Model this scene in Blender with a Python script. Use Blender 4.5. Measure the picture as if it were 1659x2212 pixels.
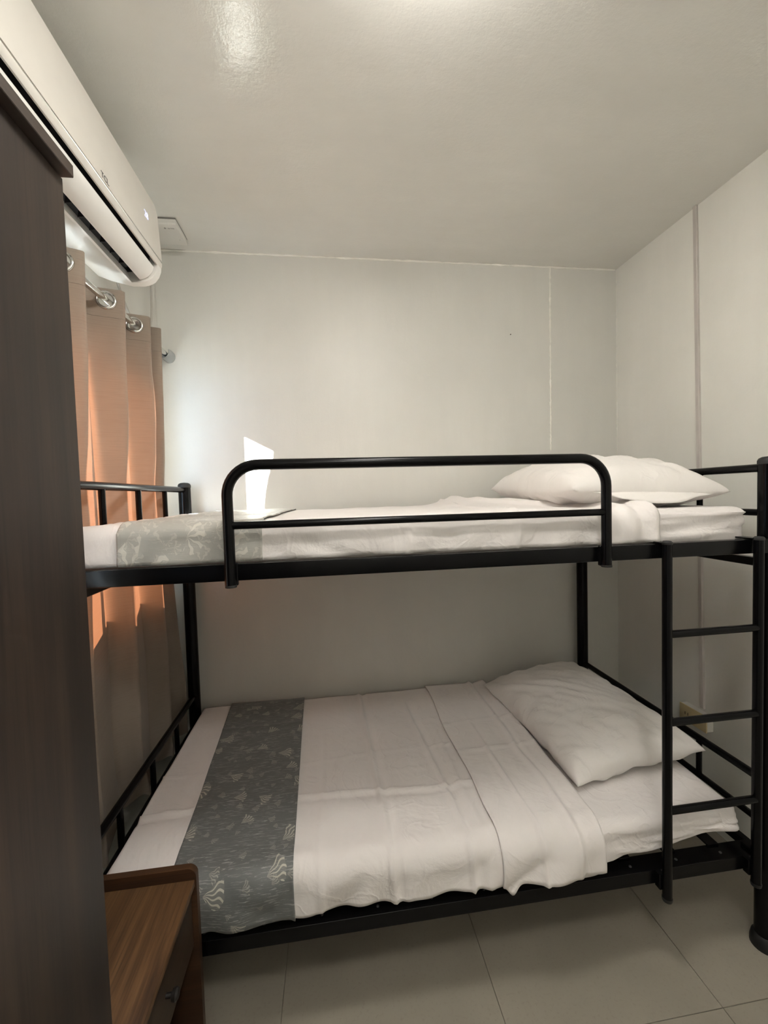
import bpy, bmesh, math, random
from mathutils import Vector, Matrix, noise as mnoise

random.seed(7)
scene = bpy.context.scene
C = scene.collection
for o in list(bpy.data.objects):
    bpy.data.objects.remove(o, do_unlink=True)

# ------------------------------------------------------------------ camera
CAM = Vector((0.6591, -2.0002, 1.4295))
YAW, PITCH, ROLL, FPX = -0.1283, -0.0415, -0.0288, 895.3
fwd = Vector((-math.sin(YAW) * math.cos(PITCH), math.cos(YAW) * math.cos(PITCH), math.sin(PITCH)))
rgt = Vector((math.cos(YAW), math.sin(YAW), 0))
upv = rgt.cross(fwd)
r2 = rgt * math.cos(ROLL) + upv * math.sin(ROLL)
u2 = -rgt * math.sin(ROLL) + upv * math.cos(ROLL)
cam_d = bpy.data.cameras.new('camera')
cam = bpy.data.objects.new('camera', cam_d)
C.objects.link(cam)
cam.matrix_world = Matrix(((r2.x, u2.x, -fwd.x, CAM.x), (r2.y, u2.y, -fwd.y, CAM.y), (r2.z, u2.z, -fwd.z, CAM.z), (0, 0, 0, 1)))
cam_d.sensor_fit = 'HORIZONTAL'
cam_d.sensor_width = 36.0
cam_d.lens = 36.0 * FPX / 1659.0
cam_d.clip_start = 0.02
scene.camera = cam

# ------------------------------------------------------------------ world, sun, exposure
SUN_DIR = Vector((1.0, 0.60, -0.53)).normalized()
world = bpy.data.worlds.new('sky')
scene.world = world
world.use_nodes = True
wn = world.node_tree
wn.nodes.clear()
bg = wn.nodes.new('ShaderNodeBackground')
bg.inputs['Color'].default_value = (0.40, 0.64, 1.0, 1)
bg.inputs['Strength'].default_value = 12.0
wo = wn.nodes.new('ShaderNodeOutputWorld')
wn.links.new(bg.outputs[0], wo.inputs[0])
sun_d = bpy.data.lights.new('sun', 'SUN')
sun_d.energy = 130.0
sun_d.angle = math.radians(0.55)
sun_d.color = (1.0, 0.975, 0.94)
sun = bpy.data.objects.new('sun', sun_d)
C.objects.link(sun)
sun.rotation_euler = SUN_DIR.to_track_quat('-Z', 'Y').to_euler()
sun.location = (-4, -2, 4)
LAMP_STRENGTH = 38.0
scene.view_settings.view_transform = 'Standard'
scene.view_settings.look = 'None'
scene.view_settings.gamma = 1.0
scene.view_settings.use_curve_mapping = False
scene.view_settings.exposure = 0.44

# ------------------------------------------------------------------ material helpers
def srgb(r, g, b):
    f = lambda c: (c / 255 / 12.92) if c / 255 <= 0.04045 else ((c / 255 + 0.055) / 1.055) ** 2.4
    return (f(r), f(g), f(b), 1.0)

class NT:
    def __init__(self, name):
        self.m = bpy.data.materials.new(name)
        self.m.use_nodes = True
        self.t = self.m.node_tree
        self.bsdf = self.t.nodes['Principled BSDF']
        self.out = self.t.nodes['Material Output']
    def n(self, kind, **kw):
        nd = self.t.nodes.new(kind)
        for k, v in kw.items():
            if k in nd.inputs:
                nd.inputs[k].default_value = v
            else:
                setattr(nd, k, v)
        return nd
    def l(self, a, b):
        self.t.links.new(a, b)
    def coords(self, scale=(1, 1, 1), kind='Object', rot=(0, 0, 0)):
        tc = self.n('ShaderNodeTexCoord')
        mp = self.n('ShaderNodeMapping')
        mp.inputs['Scale'].default_value = scale
        mp.inputs['Rotation'].default_value = rot
        self.l(tc.outputs[kind], mp.inputs['Vector'])
        return mp.outputs[0]
    def noise(self, vec, scale, detail=4, rough=0.5, dist=0.0):
        nd = self.n('ShaderNodeTexNoise')
        nd.inputs['Scale'].default_value = scale
        nd.inputs['Detail'].default_value = detail
        nd.inputs['Roughness'].default_value = rough
        nd.inputs['Distortion'].default_value = dist
        if vec is not None:
            self.l(vec, nd.inputs['Vector'])
        return nd.outputs['Fac']
    def ramp(self, fac, stops):
        r = self.n('ShaderNodeValToRGB')
        e = r.color_ramp.elements
        e[0].position, e[0].color = stops[0]
        e[1].position, e[1].color = stops[-1]
        for p, c in stops[1:-1]:
            x = e.new(p)
            x.color = c
        self.l(fac, r.inputs[0])
        return r.outputs[0]
    def math(self, op, a, b=None):
        nd = self.n('ShaderNodeMath', operation=op)
        for i, v in enumerate((a, b)):
            if v is None:
                continue
            if isinstance(v, (int, float)):
                nd.inputs[i].default_value = v
            else:
                self.l(v, nd.inputs[i])
        return nd.outputs[0]
    def mix(self, fac, a, b):
        nd = self.n('ShaderNodeMix', data_type='RGBA')
        if isinstance(fac, (int, float)):
            nd.inputs[0].default_value = fac
        else:
            self.l(fac, nd.inputs[0])
        for i, v in ((6, a), (7, b)):
            if isinstance(v, tuple):
                nd.inputs[i].default_value = v
            else:
                self.l(v, nd.inputs[i])
        return nd.outputs[2]
    def bump(self, h, strength=0.2, dist=0.002, prev=None):
        b = self.n('ShaderNodeBump')
        b.inputs['Strength'].default_value = strength
        b.inputs['Distance'].default_value = dist
        self.l(h, b.inputs['Height'])
        if prev is not None:
            self.l(prev, b.inputs['Normal'])
        self.l(b.outputs[0], self.bsdf.inputs['Normal'])
        return b.outputs[0]
    def set(self, **kw):
        for k, v in kw.items():
            self.bsdf.inputs[k.replace('_', ' ')].default_value = v
    def color(self, c):
        if isinstance(c, tuple):
            self.bsdf.inputs['Base Color'].default_value = c
        else:
            self.l(c, self.bsdf.inputs['Base Color'])

def plain(name, col, rough=0.5, metal=0.0, bump=None, var=0.06):
    t = NT(name)
    v = t.coords()
    f = t.noise(v, 14, 3)
    a = tuple(max(0, c * (1 - var)) for c in col[:3]) + (1,)
    b = tuple(min(1, c * (1 + var)) for c in col[:3]) + (1,)
    t.color(t.ramp(f, [(0.3, a), (0.7, b)]))
    t.set(Roughness=rough, Metallic=metal)
    if bump:
        t.bump(t.noise(v, bump[0], 3), bump[1], bump[2])
    return t.m

def paint(name, col, rough, brush, fine):
    t = NT(name)
    v = t.coords()
    big = t.noise(v, 1.6, 4, 0.55)
    a = tuple(c * 0.93 for c in col[:3]) + (1,)
    b = tuple(min(1, c * 1.05) for c in col[:3]) + (1,)
    base = t.ramp(big, [(0.3, a), (0.72, b)])
    st = t.coords(brush)
    s = t.noise(st, 1.0, 5, 0.6)
    base2 = t.mix(t.ramp(s, [(0.35, (0, 0, 0, 1)), (0.75, (0.55, 0.55, 0.55, 1))]), base, tuple(c * 0.92 for c in col[:3]) + (1,))
    t.color(base2)
    t.set(Roughness=rough)
    t.bsdf.inputs['Specular IOR Level'].default_value = 0.5
    n1 = t.bump(s, 0.35, 0.004)
    t.bump(t.noise(v, fine, 3, 0.6), 0.30, 0.0016, n1)
    return t.m

M = {}
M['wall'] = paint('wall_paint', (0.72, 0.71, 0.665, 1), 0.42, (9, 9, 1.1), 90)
M['wall_brightened'] = paint('wall_paint_brightened', (0.84, 0.83, 0.775, 1), 0.45, (9, 7, 1.1), 90)  # paler copy of the wall paint, extra light put into the colour
M['ceiling'] = paint('ceiling_paint', (0.82, 0.81, 0.765, 1), 0.12, (2.5, 9, 1), 110)
M['caulk'] = plain('caulk', (0.90, 0.885, 0.82, 1), 0.5, bump=(160, 0.3, 0.001))
M['nail'] = plain('nail_metal', (0.05, 0.04, 0.03, 1), 0.5, 0.5)

def tile_mat():
    t = NT('floor_tile')
    v = t.coords()
    f = t.noise(v, 3.0, 6, 0.6)
    sp = t.noise(v, 120, 2, 0.5)
    c = t.ramp(f, [(0.3, (0.31, 0.28, 0.23, 1)), (0.7, (0.37, 0.335, 0.275, 1))])
    c = t.mix(t.ramp(sp, [(0.55, (0, 0, 0, 1)), (0.75, (0.4, 0.4, 0.4, 1))]), c, (0.27, 0.24, 0.19, 1))
    t.color(c)
    t.set(Roughness=0.38)
    t.bump(t.noise(v, 60, 3), 0.06, 0.001)
    return t.m
M['tile'] = tile_mat()
M['grout'] = plain('grout', (0.24, 0.215, 0.175, 1), 0.9)

def black_metal():
    t = NT('black_powder_coat')
    v = t.coords()
    f = t.noise(v, 30, 4)
    t.color(t.ramp(f, [(0.3, (0.0018, 0.0018, 0.0021, 1)), (0.75, (0.004, 0.004, 0.0045, 1))]))
    t.set(Roughness=0.20)
    t.bsdf.inputs['Specular IOR Level'].default_value = 0.17
    t.bump(t.noise(v, 400, 2), 0.05, 0.0005)
    return t.m
M['black'] = black_metal()
M['rubber'] = plain('black_rubber', (0.010, 0.010, 0.010, 1), 0.55)
M['bolt'] = plain('steel_bolt', (0.10, 0.10, 0.10, 1), 0.4, 0.9)

def linen(name, col, amp=0.25):
    t = NT(name)
    v = t.coords((1, 1, 1), 'UV')
    a = tuple(c * 0.955 for c in col[:3]) + (1,)
    f = t.noise(v, 5, 5, 0.6)
    t.color(t.ramp(f, [(0.32, a), (0.68, col)]))
    t.set(Roughness=0.85)
    t.bsdf.inputs['Sheen Weight'].default_value = 0.15
    t.bsdf.inputs['Specular IOR Level'].default_value = 0.2
    w = t.noise(v, 520, 2, 0.5)
    n1 = t.bump(t.noise(v, 9.0, 5, 0.62, 0.8), amp, 0.012)
    # sharp little creases: ridged noise
    rg = t.math('ABSOLUTE', t.math('SUBTRACT', t.noise(v, 5.5, 3, 0.5, 1.4), 0.5))
    rg = t.ramp(rg, [(0.0, (1, 1, 1, 1)), (0.05, (0.25, 0.25, 0.25, 1)), (0.16, (0, 0, 0, 1))])
    n2 = t.bump(rg, amp * 0.6, 0.006, n1)
    t.bump(w, 0.10, 0.0006, n2)
    return t.m
M['sheet'] = linen('white_cotton_sheet', (0.86, 0.815, 0.79, 1), 0.34)
M['sheet2'] = linen('white_cotton_mattress_cover', (0.85, 0.805, 0.785, 1), 0.36)
M['pillow'] = linen('white_pillowcase', (0.86, 0.825, 0.79, 1), 0.36)

def jacquard(name, ground, thread, motif, scale, half, reach, streak_w, mot_w, wave=1.6):
    """woven cloth: fine broken weft streaks plus scattered fan / leaf motifs drawn in curved threads"""
    t = NT(name)
    v = t.coords((1, 1, 1), 'UV')
    st = t.noise(t.coords((26, 330, 1), 'UV'), 1.0, 3, 0.6, 0.9)
    gate = t.noise(v, 14, 3)
    streak = t.math('MULTIPLY', t.ramp(st, [(0.56, (0, 0, 0, 1)), (0.63, (1, 1, 1, 1))]), t.ramp(gate, [(0.35, (0.2, 0.2, 0.2, 1)), (0.62, (1, 1, 1, 1))]))
    def fans(sc, hw, rmax, shift):
        vo = t.n('ShaderNodeTexVoronoi', voronoi_dimensions='2D')
        vo.inputs['Scale'].default_value = sc
        mp = t.n('ShaderNodeMapping')
        mp.inputs['Location'].default_value = (shift, shift * 0.7, 0)
        t.l(v, mp.inputs['Vector'])
        t.l(mp.outputs[0], vo.inputs['Vector'])
        sub = t.n('ShaderNodeVectorMath', operation='SUBTRACT')
        t.l(mp.outputs[0], sub.inputs[0])
        t.l(vo.outputs['Position'], sub.inputs[1])
        sep = t.n('ShaderNodeSeparateXYZ')
        t.l(sub.outputs[0], sep.inputs[0])
        cr = t.n('ShaderNodeSeparateColor')
        t.l(vo.outputs['Color'], cr.inputs[0])
        rnd = t.math('MULTIPLY', t.math('SUBTRACT', cr.outputs[0], 0.5), 1.9)
        a0 = t.math('ARCTAN2', sep.outputs[1], sep.outputs[0])
        ang = t.math('SUBTRACT', t.math('WRAP', t.math('ADD', a0, rnd), math.pi), 0.0)
        ang.node.inputs[0].links[0].from_node.inputs[2].default_value = -math.pi
        d = vo.outputs['Distance']
        wob = t.math('MULTIPLY', t.math('SUBTRACT', t.noise(v, 60, 2), 0.5), 0.10)
        r_lim = t.math('ADD', rmax * 0.55, t.math('MULTIPLY', cr.outputs[1], rmax * 0.6))
        inside = t.math('MULTIPLY', t.math('LESS_THAN', t.math('ADD', d, wob), r_lim),
                        t.math('LESS_THAN', t.math('ABSOLUTE', t.math('ADD', ang, t.math('MULTIPLY', wob, 4.0))), hw))
        line = t.math('SINE', t.math('ADD', t.math('MULTIPLY', ang, 13.0 / hw), t.math('MULTIPLY', t.math('SINE', t.math('MULTIPLY', d, 24.0)), wave)))
        ln = t.ramp(line, [(0.30, (0.12, 0.12, 0.12, 1)), (0.62, (1, 1, 1, 1))])
        return t.math('MULTIPLY', inside, ln)
    m1 = fans(scale, half, reach, 0.0)
    m2 = fans(scale * 1.9, half * 1.2, reach * 0.8, 0.37)
    mot = t.math('MAXIMUM', m1, t.math('MULTIPLY', m2, 0.55))
    c = t.mix(t.math('MULTIPLY', streak, streak_w), ground, thread)
    c = t.mix(t.math('MULTIPLY', mot, mot_w), c, motif)
    t.color(c)
    t.set(Roughness=0.45)
    t.bsdf.inputs['Sheen Weight'].default_value = 0.15
    h = t.math('ADD', mot, t.math('MULTIPLY', streak, 0.5))
    n1 = t.bump(t.noise(v, 8, 4), 0.2, 0.012)
    n2 = t.bump(h, 0.5, 0.0012, n1)
    t.bump(t.noise(v, 500, 2), 0.12, 0.0006, n2)
    return t.m
M['runner_grey'] = jacquard('grey_jacquard', (0.135, 0.142, 0.140, 1), (0.40, 0.405, 0.385, 1), (0.56, 0.54, 0.46, 1), 8.0, 0.62, 0.46, 0.85, 0.85)
M['runner_silver'] = jacquard('silver_damask', (0.42, 0.41, 0.375, 1), (0.55, 0.53, 0.48, 1), (0.74, 0.71, 0.63, 1), 11.0, 1.5, 0.85, 0.5, 0.6, 0.5)

def curtain_mat():
    t = NT('taupe_curtain_fabric')
    v = t.coords((1, 1, 1), 'UV')
    f = t.noise(v, 6, 4)
    slub = t.noise(t.coords((8, 240, 1), 'UV'), 1.0, 3)
    c = t.ramp(f, [(0.3, (0.25, 0.207, 0.168, 1)), (0.7, (0.295, 0.245, 0.198, 1))])
    c = t.mix(t.ramp(slub, [(0.45, (0, 0, 0, 1)), (0.7, (0.3, 0.3, 0.3, 1))]), c, (0.20, 0.16, 0.13, 1))
    t.color(c)
    t.set(Roughness=0.75)
    t.bsdf.inputs['Sheen Weight'].default_value = 0.1
    t.bump(slub, 0.12, 0.001)
    tr = t.n('ShaderNodeBsdfTranslucent')
    tr.inputs['Color'].default_value = (0.52, 0.185, 0.08, 1)
    mx = t.n('ShaderNodeMixShader')
    mx.inputs[0].default_value = 0.032
    t.l(t.bsdf.outputs[0], mx.inputs[1])
    t.l(tr.outputs[0], mx.inputs[2])
    t.l(mx.outputs[0], t.out.inputs[0])
    return t.m
M['curtain'] = curtain_mat()
M['chrome'] = plain('chrome', (0.62, 0.61, 0.58, 1), 0.16, 1.0, var=0.03)
M['bracket'] = plain('brushed_steel', (0.42, 0.44, 0.45, 1), 0.34, 0.85)

def wood(name, dark, mid, light, axis, fine=1.0, rough=0.42):
    t = NT(name)
    sc = [22.0, 22.0, 22.0]
    sc[axis] = 1.1
    v = t.coords(tuple(s * fine for s in sc))
    f = t.noise(v, 1.0, 6, 0.62, 0.5)
    sc2 = [170.0, 170.0, 170.0]
    sc2[axis] = 5.0
    p = t.noise(t.coords(tuple(sc2)), 1.0, 3, 0.6)
    sc3 = [4.0, 4.0, 4.0]
    sc3[axis] = 0.9
    big = t.noise(t.coords(tuple(sc3)), 1.0, 2, 0.5, 1.2)
    c = t.ramp(f, [(0.28, dark), (0.5, mid), (0.75, light)])
    c = t.mix(t.ramp(p, [(0.5, (0, 0, 0, 1)), (0.72, (0.6, 0.6, 0.6, 1))]), c, dark)
    c = t.mix(t.ramp(big, [(0.38, (0, 0, 0, 1)), (0.66, (0.6, 0.6, 0.6, 1))]), c, dark)
    t.color(c)
    t.set(Roughness=rough)
    t.bump(p, 0.08, 0.0008)
    return t.m
M['walnut'] = wood('dark_walnut_laminate', (0.012, 0.0085, 0.0075, 1), (0.036, 0.023, 0.0175, 1), (0.072, 0.046, 0.031, 1), 2)
M['walnut_y'] = wood('dark_walnut_trim', (0.024, 0.017, 0.013, 1), (0.043, 0.030, 0.024, 1), (0.060, 0.042, 0.033, 1), 1)
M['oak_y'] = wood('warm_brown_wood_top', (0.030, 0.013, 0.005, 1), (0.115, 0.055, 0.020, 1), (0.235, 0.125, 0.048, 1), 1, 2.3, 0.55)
M['oak_x_shaded'] = wood('warm_brown_wood_side_shaded', (0.026, 0.012, 0.006, 1), (0.058, 0.026, 0.011, 1), (0.098, 0.046, 0.019, 1), 0, 1.4)  # side panels darkened, shade below the drawer put into the wood colour
M['oak_z_shaded'] = wood('brown_wood_shaded', (0.016, 0.009, 0.005, 1), (0.034, 0.019, 0.010, 1), (0.055, 0.031, 0.016, 1), 1, 1.2)  # drawer front and inner boards: their shade is painted as darker wood
M['knob'] = plain('dark_knob', (0.012, 0.010, 0.009, 1), 0.4)

M['ac_white'] = plain('ac_white_plastic', (0.74, 0.71, 0.655, 1), 0.40, var=0.02, bump=(500, 0.04, 0.0005))
M['ac_under_lit'] = plain('ac_plastic_lit', (0.88, 0.87, 0.84, 1), 0.45, var=0.02)  # paler than the front panel, window light on the underside painted in
M['ac_dark'] = plain('ac_cavity', (0.008, 0.008, 0.010, 1), 0.6)
M['ac_vane'] = plain('ac_vane', (0.02, 0.02, 0.025, 1), 0.5)
M['print'] = plain('grey_print', (0.16, 0.15, 0.14, 1), 0.5)
def emit(name, col, s):
    t = NT(name)
    t.color(col)
    t.bsdf.inputs['Emission Color'].default_value = col
    t.bsdf.inputs['Emission Strength'].default_value = s
    return t.m
M['led'] = emit('display_led', (0.62, 0.66, 1.0, 1), 0.9)
M['lamp_glow'] = emit('lamp_diffuser', (1.0, 0.965, 0.90, 1), LAMP_STRENGTH)
M['fill_lamp_glow'] = emit('fill_lamp_diffuser', (1.0, 0.965, 0.90, 1), LAMP_STRENGTH * 1.2)  # diffuser of the added fill lamp
M['white_plastic'] = plain('white_plastic', (0.72, 0.70, 0.655, 1), 0.42, var=0.02)
M['cable'] = plain('white_cable', (0.52, 0.50, 0.46, 1), 0.5, var=0.03)
M['conduit'] = plain('grey_white_channel', (0.56, 0.52, 0.49, 1), 0.5, var=0.04)
M['yellowed'] = plain('yellowed_plastic', (0.62, 0.50, 0.28, 1), 0.45, var=0.08)
M['win_frame'] = plain('white_aluminium', (0.62, 0.62, 0.60, 1), 0.4)
M['ext'] = plain('outside_ground', (0.50, 0.49, 0.47, 1), 0.9)
def glass():
    t = NT('window_glass')
    t.set(Roughness=0.02)
    t.color((0.9, 0.95, 0.95, 1))
    tr = t.n('ShaderNodeBsdfTransparent')
    tr.inputs['Color'].default_value = (0.93, 0.96, 0.96, 1)
    mx = t.n('ShaderNodeMixShader')
    mx.inputs[0].default_value = 0.94
    gl = t.n('ShaderNodeBsdfGlossy')
    gl.inputs['Roughness'].default_value = 0.02
    t.l(gl.outputs[0], mx.inputs[1])
    t.l(tr.outputs[0], mx.inputs[2])
    t.l(mx.outputs[0], t.out.inputs[0])
    return t.m
M['glass'] = glass()

# ------------------------------------------------------------------ geometry helpers
def link(name, mesh, mat, parent=None):
    o = bpy.data.objects.new(name, mesh)
    C.objects.link(o)
    if mat is not None:
        mesh.materials.clear()
        mesh.materials.append(M[mat] if isinstance(mat, str) else mat)
    if parent is not None:
        o.parent = parent
        o.matrix_parent_inverse = parent_inv(parent)
    return o

def parent_inv(p):
    m = Matrix.Translation(p.location)
    q = p.parent
    while q is not None:
        q = q.parent
    return m.inverted()

def mesh_of(verts, faces, smooth=None, uvs=None):
    me = bpy.data.meshes.new('m')
    me.from_pydata([tuple(v) for v in verts], [], faces)
    if uvs is not None:
        uvl = me.uv_layers.new(name='UVMap')
        for lp in me.loops:
            uvl.data[lp.index].uv = uvs[lp.vertex_index]
    me.update()
    if smooth is not None:
        for p in me.polygons:
            p.use_smooth = True
        if smooth < 179:
            me.set_sharp_from_angle(angle=math.radians(smooth))
    return me

def fix(me):
    bm = bmesh.new()
    bm.from_mesh(me)
    bmesh.ops.recalc_face_normals(bm, faces=bm.faces)
    bm.to_mesh(me)
    bm.free()
    return me

def box_mesh(x0, x1, y0, y1, z0, z1, bev=0.0, seg=2):
    bm = bmesh.new()
    bmesh.ops.create_cube(bm, size=1.0)
    for v in bm.verts:
        v.co = Vector(((x0 + x1) / 2 + v.co.x * (x1 - x0), (y0 + y1) / 2 + v.co.y * (y1 - y0), (z0 + z1) / 2 + v.co.z * (z1 - z0)))
    if bev > 0:
        bmesh.ops.bevel(bm, geom=bm.edges[:], offset=bev, segments=seg, profile=0.5, affect='EDGES')
    me = bpy.data.meshes.new('m')
    bm.to_mesh(me)
    bm.free()
    if bev > 0:
        for p in me.polygons:
            p.use_smooth = True
        me.set_sharp_from_angle(angle=math.radians(35))
    return me

def tube_mesh(pts, r, seg=16, caps=True, closed=False):
    pts = [Vector(p) for p in pts]
    n = len(pts)
    tang = []
    for i in range(n):
        if closed:
            d = pts[(i + 1) % n] - pts[i - 1]
        else:
            d = pts[min(i + 1, n - 1)] - pts[max(i - 1, 0)]
        tang.append(d.normalized())
    a = Vector((0, 0, 1)) if abs(tang[0].z) < 0.9 else Vector((1, 0, 0))
    nrm = (a - tang[0] * a.dot(tang[0])).normalized()
    verts, faces = [], []
    for i in range(n):
        if i:
            q = tang[i - 1].rotation_difference(tang[i])
            nrm = q @ nrm
            nrm = (nrm - tang[i] * nrm.dot(tang[i])).normalized()
        bi = tang[i].cross(nrm)
        rr = r[i] if isinstance(r, (list, tuple)) else r
        for k in range(seg):
            t = 2 * math.pi * k / seg
            verts.append(pts[i] + nrm * (rr * math.cos(t)) + bi * (rr * math.sin(t)))
    m = n if closed else n - 1
    for i in range(m):
        for k in range(seg):
            j = (i + 1) % n
            faces.append((i * seg + k, i * seg + (k + 1) % seg, j * seg + (k + 1) % seg, j * seg + k))
    if caps and not closed:
        faces.append(tuple(range(seg))[::-1])
        faces.append(tuple((n - 1) * seg + k for k in range(seg)))
    return fix(mesh_of(verts, faces, 50))

def lathe_mesh(profile, origin, seg=24, axis='Z'):
    verts, faces = [], []
    o = Vector(origin)
    for (r, h) in profile:
        for k in range(seg):
            t = 2 * math.pi * k / seg
            a, b = r * math.cos(t), r * math.sin(t)
            p = {'Z': (a, b, h), 'Y': (a, h, b), 'X': (h, a, b)}[axis]
            verts.append(o + Vector(p))
    n = len(profile)
    for i in range(n - 1):
        for k in range(seg):
            faces.append((i * seg + k, i * seg + (k + 1) % seg, (i + 1) * seg + (k + 1) % seg, (i + 1) * seg + k))
    faces.append(tuple(range(seg))[::-1])
    faces.append(tuple((n - 1) * seg + k for k in range(seg)))
    return fix(mesh_of(verts, faces, 40))

def extrude_y(poly, y0, y1, smooth=30):
    n = len(poly)
    verts = [(x, y0, z) for x, z in poly] + [(x, y1, z) for x, z in poly]
    faces = [(i, (i + 1) % n, n + (i + 1) % n, n + i) for i in range(n)]
    faces.append(tuple(range(n))[::-1])
    faces.append(tuple(n + i for i in range(n)))
    return fix(mesh_of(verts, faces, smooth))

def join_meshes(parts):
    bm = bmesh.new()
    for me in parts:
        bm.from_mesh(me)
    me = bpy.data.meshes.new('m')
    bm.to_mesh(me)
    bm.free()
    return me

def tag(o, label=None, cat=None, group=None, kind=None):
    if label: o['label'] = label
    if cat: o['category'] = cat
    if group: o['group'] = group
    if kind: o['kind'] = kind
    return o

def thing(name, loc, label, cat, group=None):
    o = bpy.data.objects.new(name, None)
    C.objects.link(o)
    o.location = loc
    o.empty_display_size = 0.1
    return tag(o, label, cat, group)

def part(name, me, mat, parent, label=None):
    o = link(name, me, mat, parent)
    if label:
        o['label'] = label
    return o

def share(src, name, parent, offset):
    o = bpy.data.objects.new(name, src.data)
    C.objects.link(o)
    o.parent = parent
    o.matrix_parent_inverse = parent_inv(parent)
    o.location = Vector(src.location) + Vector(offset)
    return o

def text_mesh(body, size, depth=0.0004):
    cu = bpy.data.curves.new('t', 'FONT')
    cu.body = body
    cu.size = size
    cu.extrude = depth
    cu.align_x = 'CENTER'
    cu.align_y = 'CENTER'
    o = bpy.data.objects.new('t', cu)
    C.objects.link(o)
    dg = bpy.context.evaluated_depsgraph_get()
    me = bpy.data.meshes.new_from_object(o.evaluated_get(dg))
    bpy.data.objects.remove(o, do_unlink=True)
    bpy.data.curves.remove(cu)
    return me

def sm(t):
    t = max(0.0, min(1.0, t))
    return t * t * (3 - 2 * t)

def lerp_tab(tab, x):
    if x <= tab[0][0]:
        return tab[0][1]
    for (a, va), (b, vb) in zip(tab, tab[1:]):
        if x <= b:
            return va + (vb - va) * (x - a) / (b - a)
    return tab[-1][1]

def nz(x, y, z=0.0):
    return mnoise.noise(Vector((x, y, z)))

# ------------------------------------------------------------------ room shell
XL, XR, YB, YR, H = -0.10, 2.192, 0.05, -2.80, 2.577
TH = 0.12

def structure(name, me, mat, parent=None):
    o = link(name, me, mat, parent)
    if parent is None:
        o['kind'] = 'structure'
    return o

floor = structure('floor', box_mesh(XL - TH, XR + TH, YR - TH, YB + TH, -0.12, -0.004), 'grout')
tag(floor, 'grey beige square tiled floor under the bunk bed')
tx0, ty0, T = 1.078, -1.046, 0.6
xs = [XL] + [tx0 + T * k for k in range(-1, 2)] + [XR]
ys = [YR] + [ty0 + T * k for k in range(-2, 2)] + [YB]
for i in range(len(xs) - 1):
    for j in range(len(ys) - 1):
        g = 0.0008
        if xs[i + 1] - xs[i] < 0.01 or ys[j + 1] - ys[j] < 0.01:
            continue
        structure('tile', box_mesh(xs[i] + g, xs[i + 1] - g, ys[j] + g, ys[j + 1] - g, -0.004, 0.0, 0.0008, 1), 'tile', floor)

ceiling = structure('ceiling', box_mesh(XL - TH, XR + TH, YR - TH, YB + TH, H, H + 0.1), 'ceiling')
tag(ceiling, 'off-white glossy painted ceiling')
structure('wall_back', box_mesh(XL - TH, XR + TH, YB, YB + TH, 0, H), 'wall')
structure('wall_right', box_mesh(XR, XR + TH, YR, YB, 0, H), 'wall_brightened')
structure('wall_rear', box_mesh(XL - TH, XR + TH, YR - TH, YR, 0, H), 'wall_brightened')

WY0, WY1, WZ0, WZ1 = -1.15, -0.17, 1.04, 1.979
def wall_with_hole():
    return join_meshes([
        box_mesh(XL - TH, XL, YR, WY0, 0, H), box_mesh(XL - TH, XL, WY1, YB, 0, H),
        box_mesh(XL - TH, XL, WY0, WY1, 0, WZ0), box_mesh(XL - TH, XL, WY0, WY1, WZ1, H)])
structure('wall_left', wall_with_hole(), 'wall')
win = structure('window_1', join_meshes([
    box_mesh(XL - TH + 0.005, XL - TH + 0.035, WY0, WY1, WZ0, WZ0 + 0.025),
    box_mesh(XL - TH + 0.005, XL - TH + 0.035, WY0, WY0 + 0.025, WZ0, WZ1),
    box_mesh(XL - TH + 0.005, XL - TH + 0.035, -0.69, -0.66, WZ0, WZ1)]), 'win_frame')
tag(win, 'sliding window behind the brown curtain')
structure('pane', box_mesh(XL - TH + 0.017, XL - TH + 0.021, WY0 + 0.02, -0.67, WZ0 + 0.02, WZ1), 'glass', win)
structure('pane', box_mesh(XL - TH + 0.024, XL - TH + 0.028, -0.68, WY1, WZ0 + 0.02, WZ1), 'glass', win)
g = structure('ground_outside', box_mesh(-9, XL - TH - 0.02, -8, 6, -0.6, -0.5), 'ext')
tag(g, 'pavement outside the window')

# irregular caulk beads
def bead(pts, r0, seed):
    out, rr = [], []
    for i, p in enumerate(pts):
        out.append(Vector(p) + Vector((nz(i * 0.9, seed), 0, nz(i * 0.9, seed + 9))) * 0.0022)
        rr.append(max(0.0006, r0 * (0.75 + 0.9 * nz(i * 0.55, seed + 3))))
    return tube_mesh(out, rr, 8)
n = 90
t1 = structure('trim_1', bead([(XL + 0.02 + (XR - XL - 0.03) * i / n, YB - 0.0005, H - 0.003) for i in range(n + 1)], 0.0058, 1.0), 'caulk')
tag(t1, 'rough cream caulk line where back wall meets ceiling')
t2 = structure('trim_2', bead([(1.820 - 0.006 * i / n, YB + 0.0002, H - 0.004 - 0.94 * i / n) for i in range(n + 1)], 0.0052, 5.0), 'caulk')
tag(t2, 'rough vertical caulk seam on the back wall')
t3 = structure('trim_3', bead([(XR + 0.0003, YB + 0.0003, H - 0.004 - 1.35 * i / n) for i in range(n + 1)], 0.0022, 8.0), 'caulk')
for nm, loc, lab in (('nail', (1.600, YB, 2.228), 'small dark nail head high on the back wall'),):
    o = link(nm, lathe_mesh([(0.0012, 0.004), (0.0012, -0.004), (0.0026, -0.0045), (0.0026, -0.006)], loc, 10, 'Y'), 'nail')
    tag(o, lab, 'nail')

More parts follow.
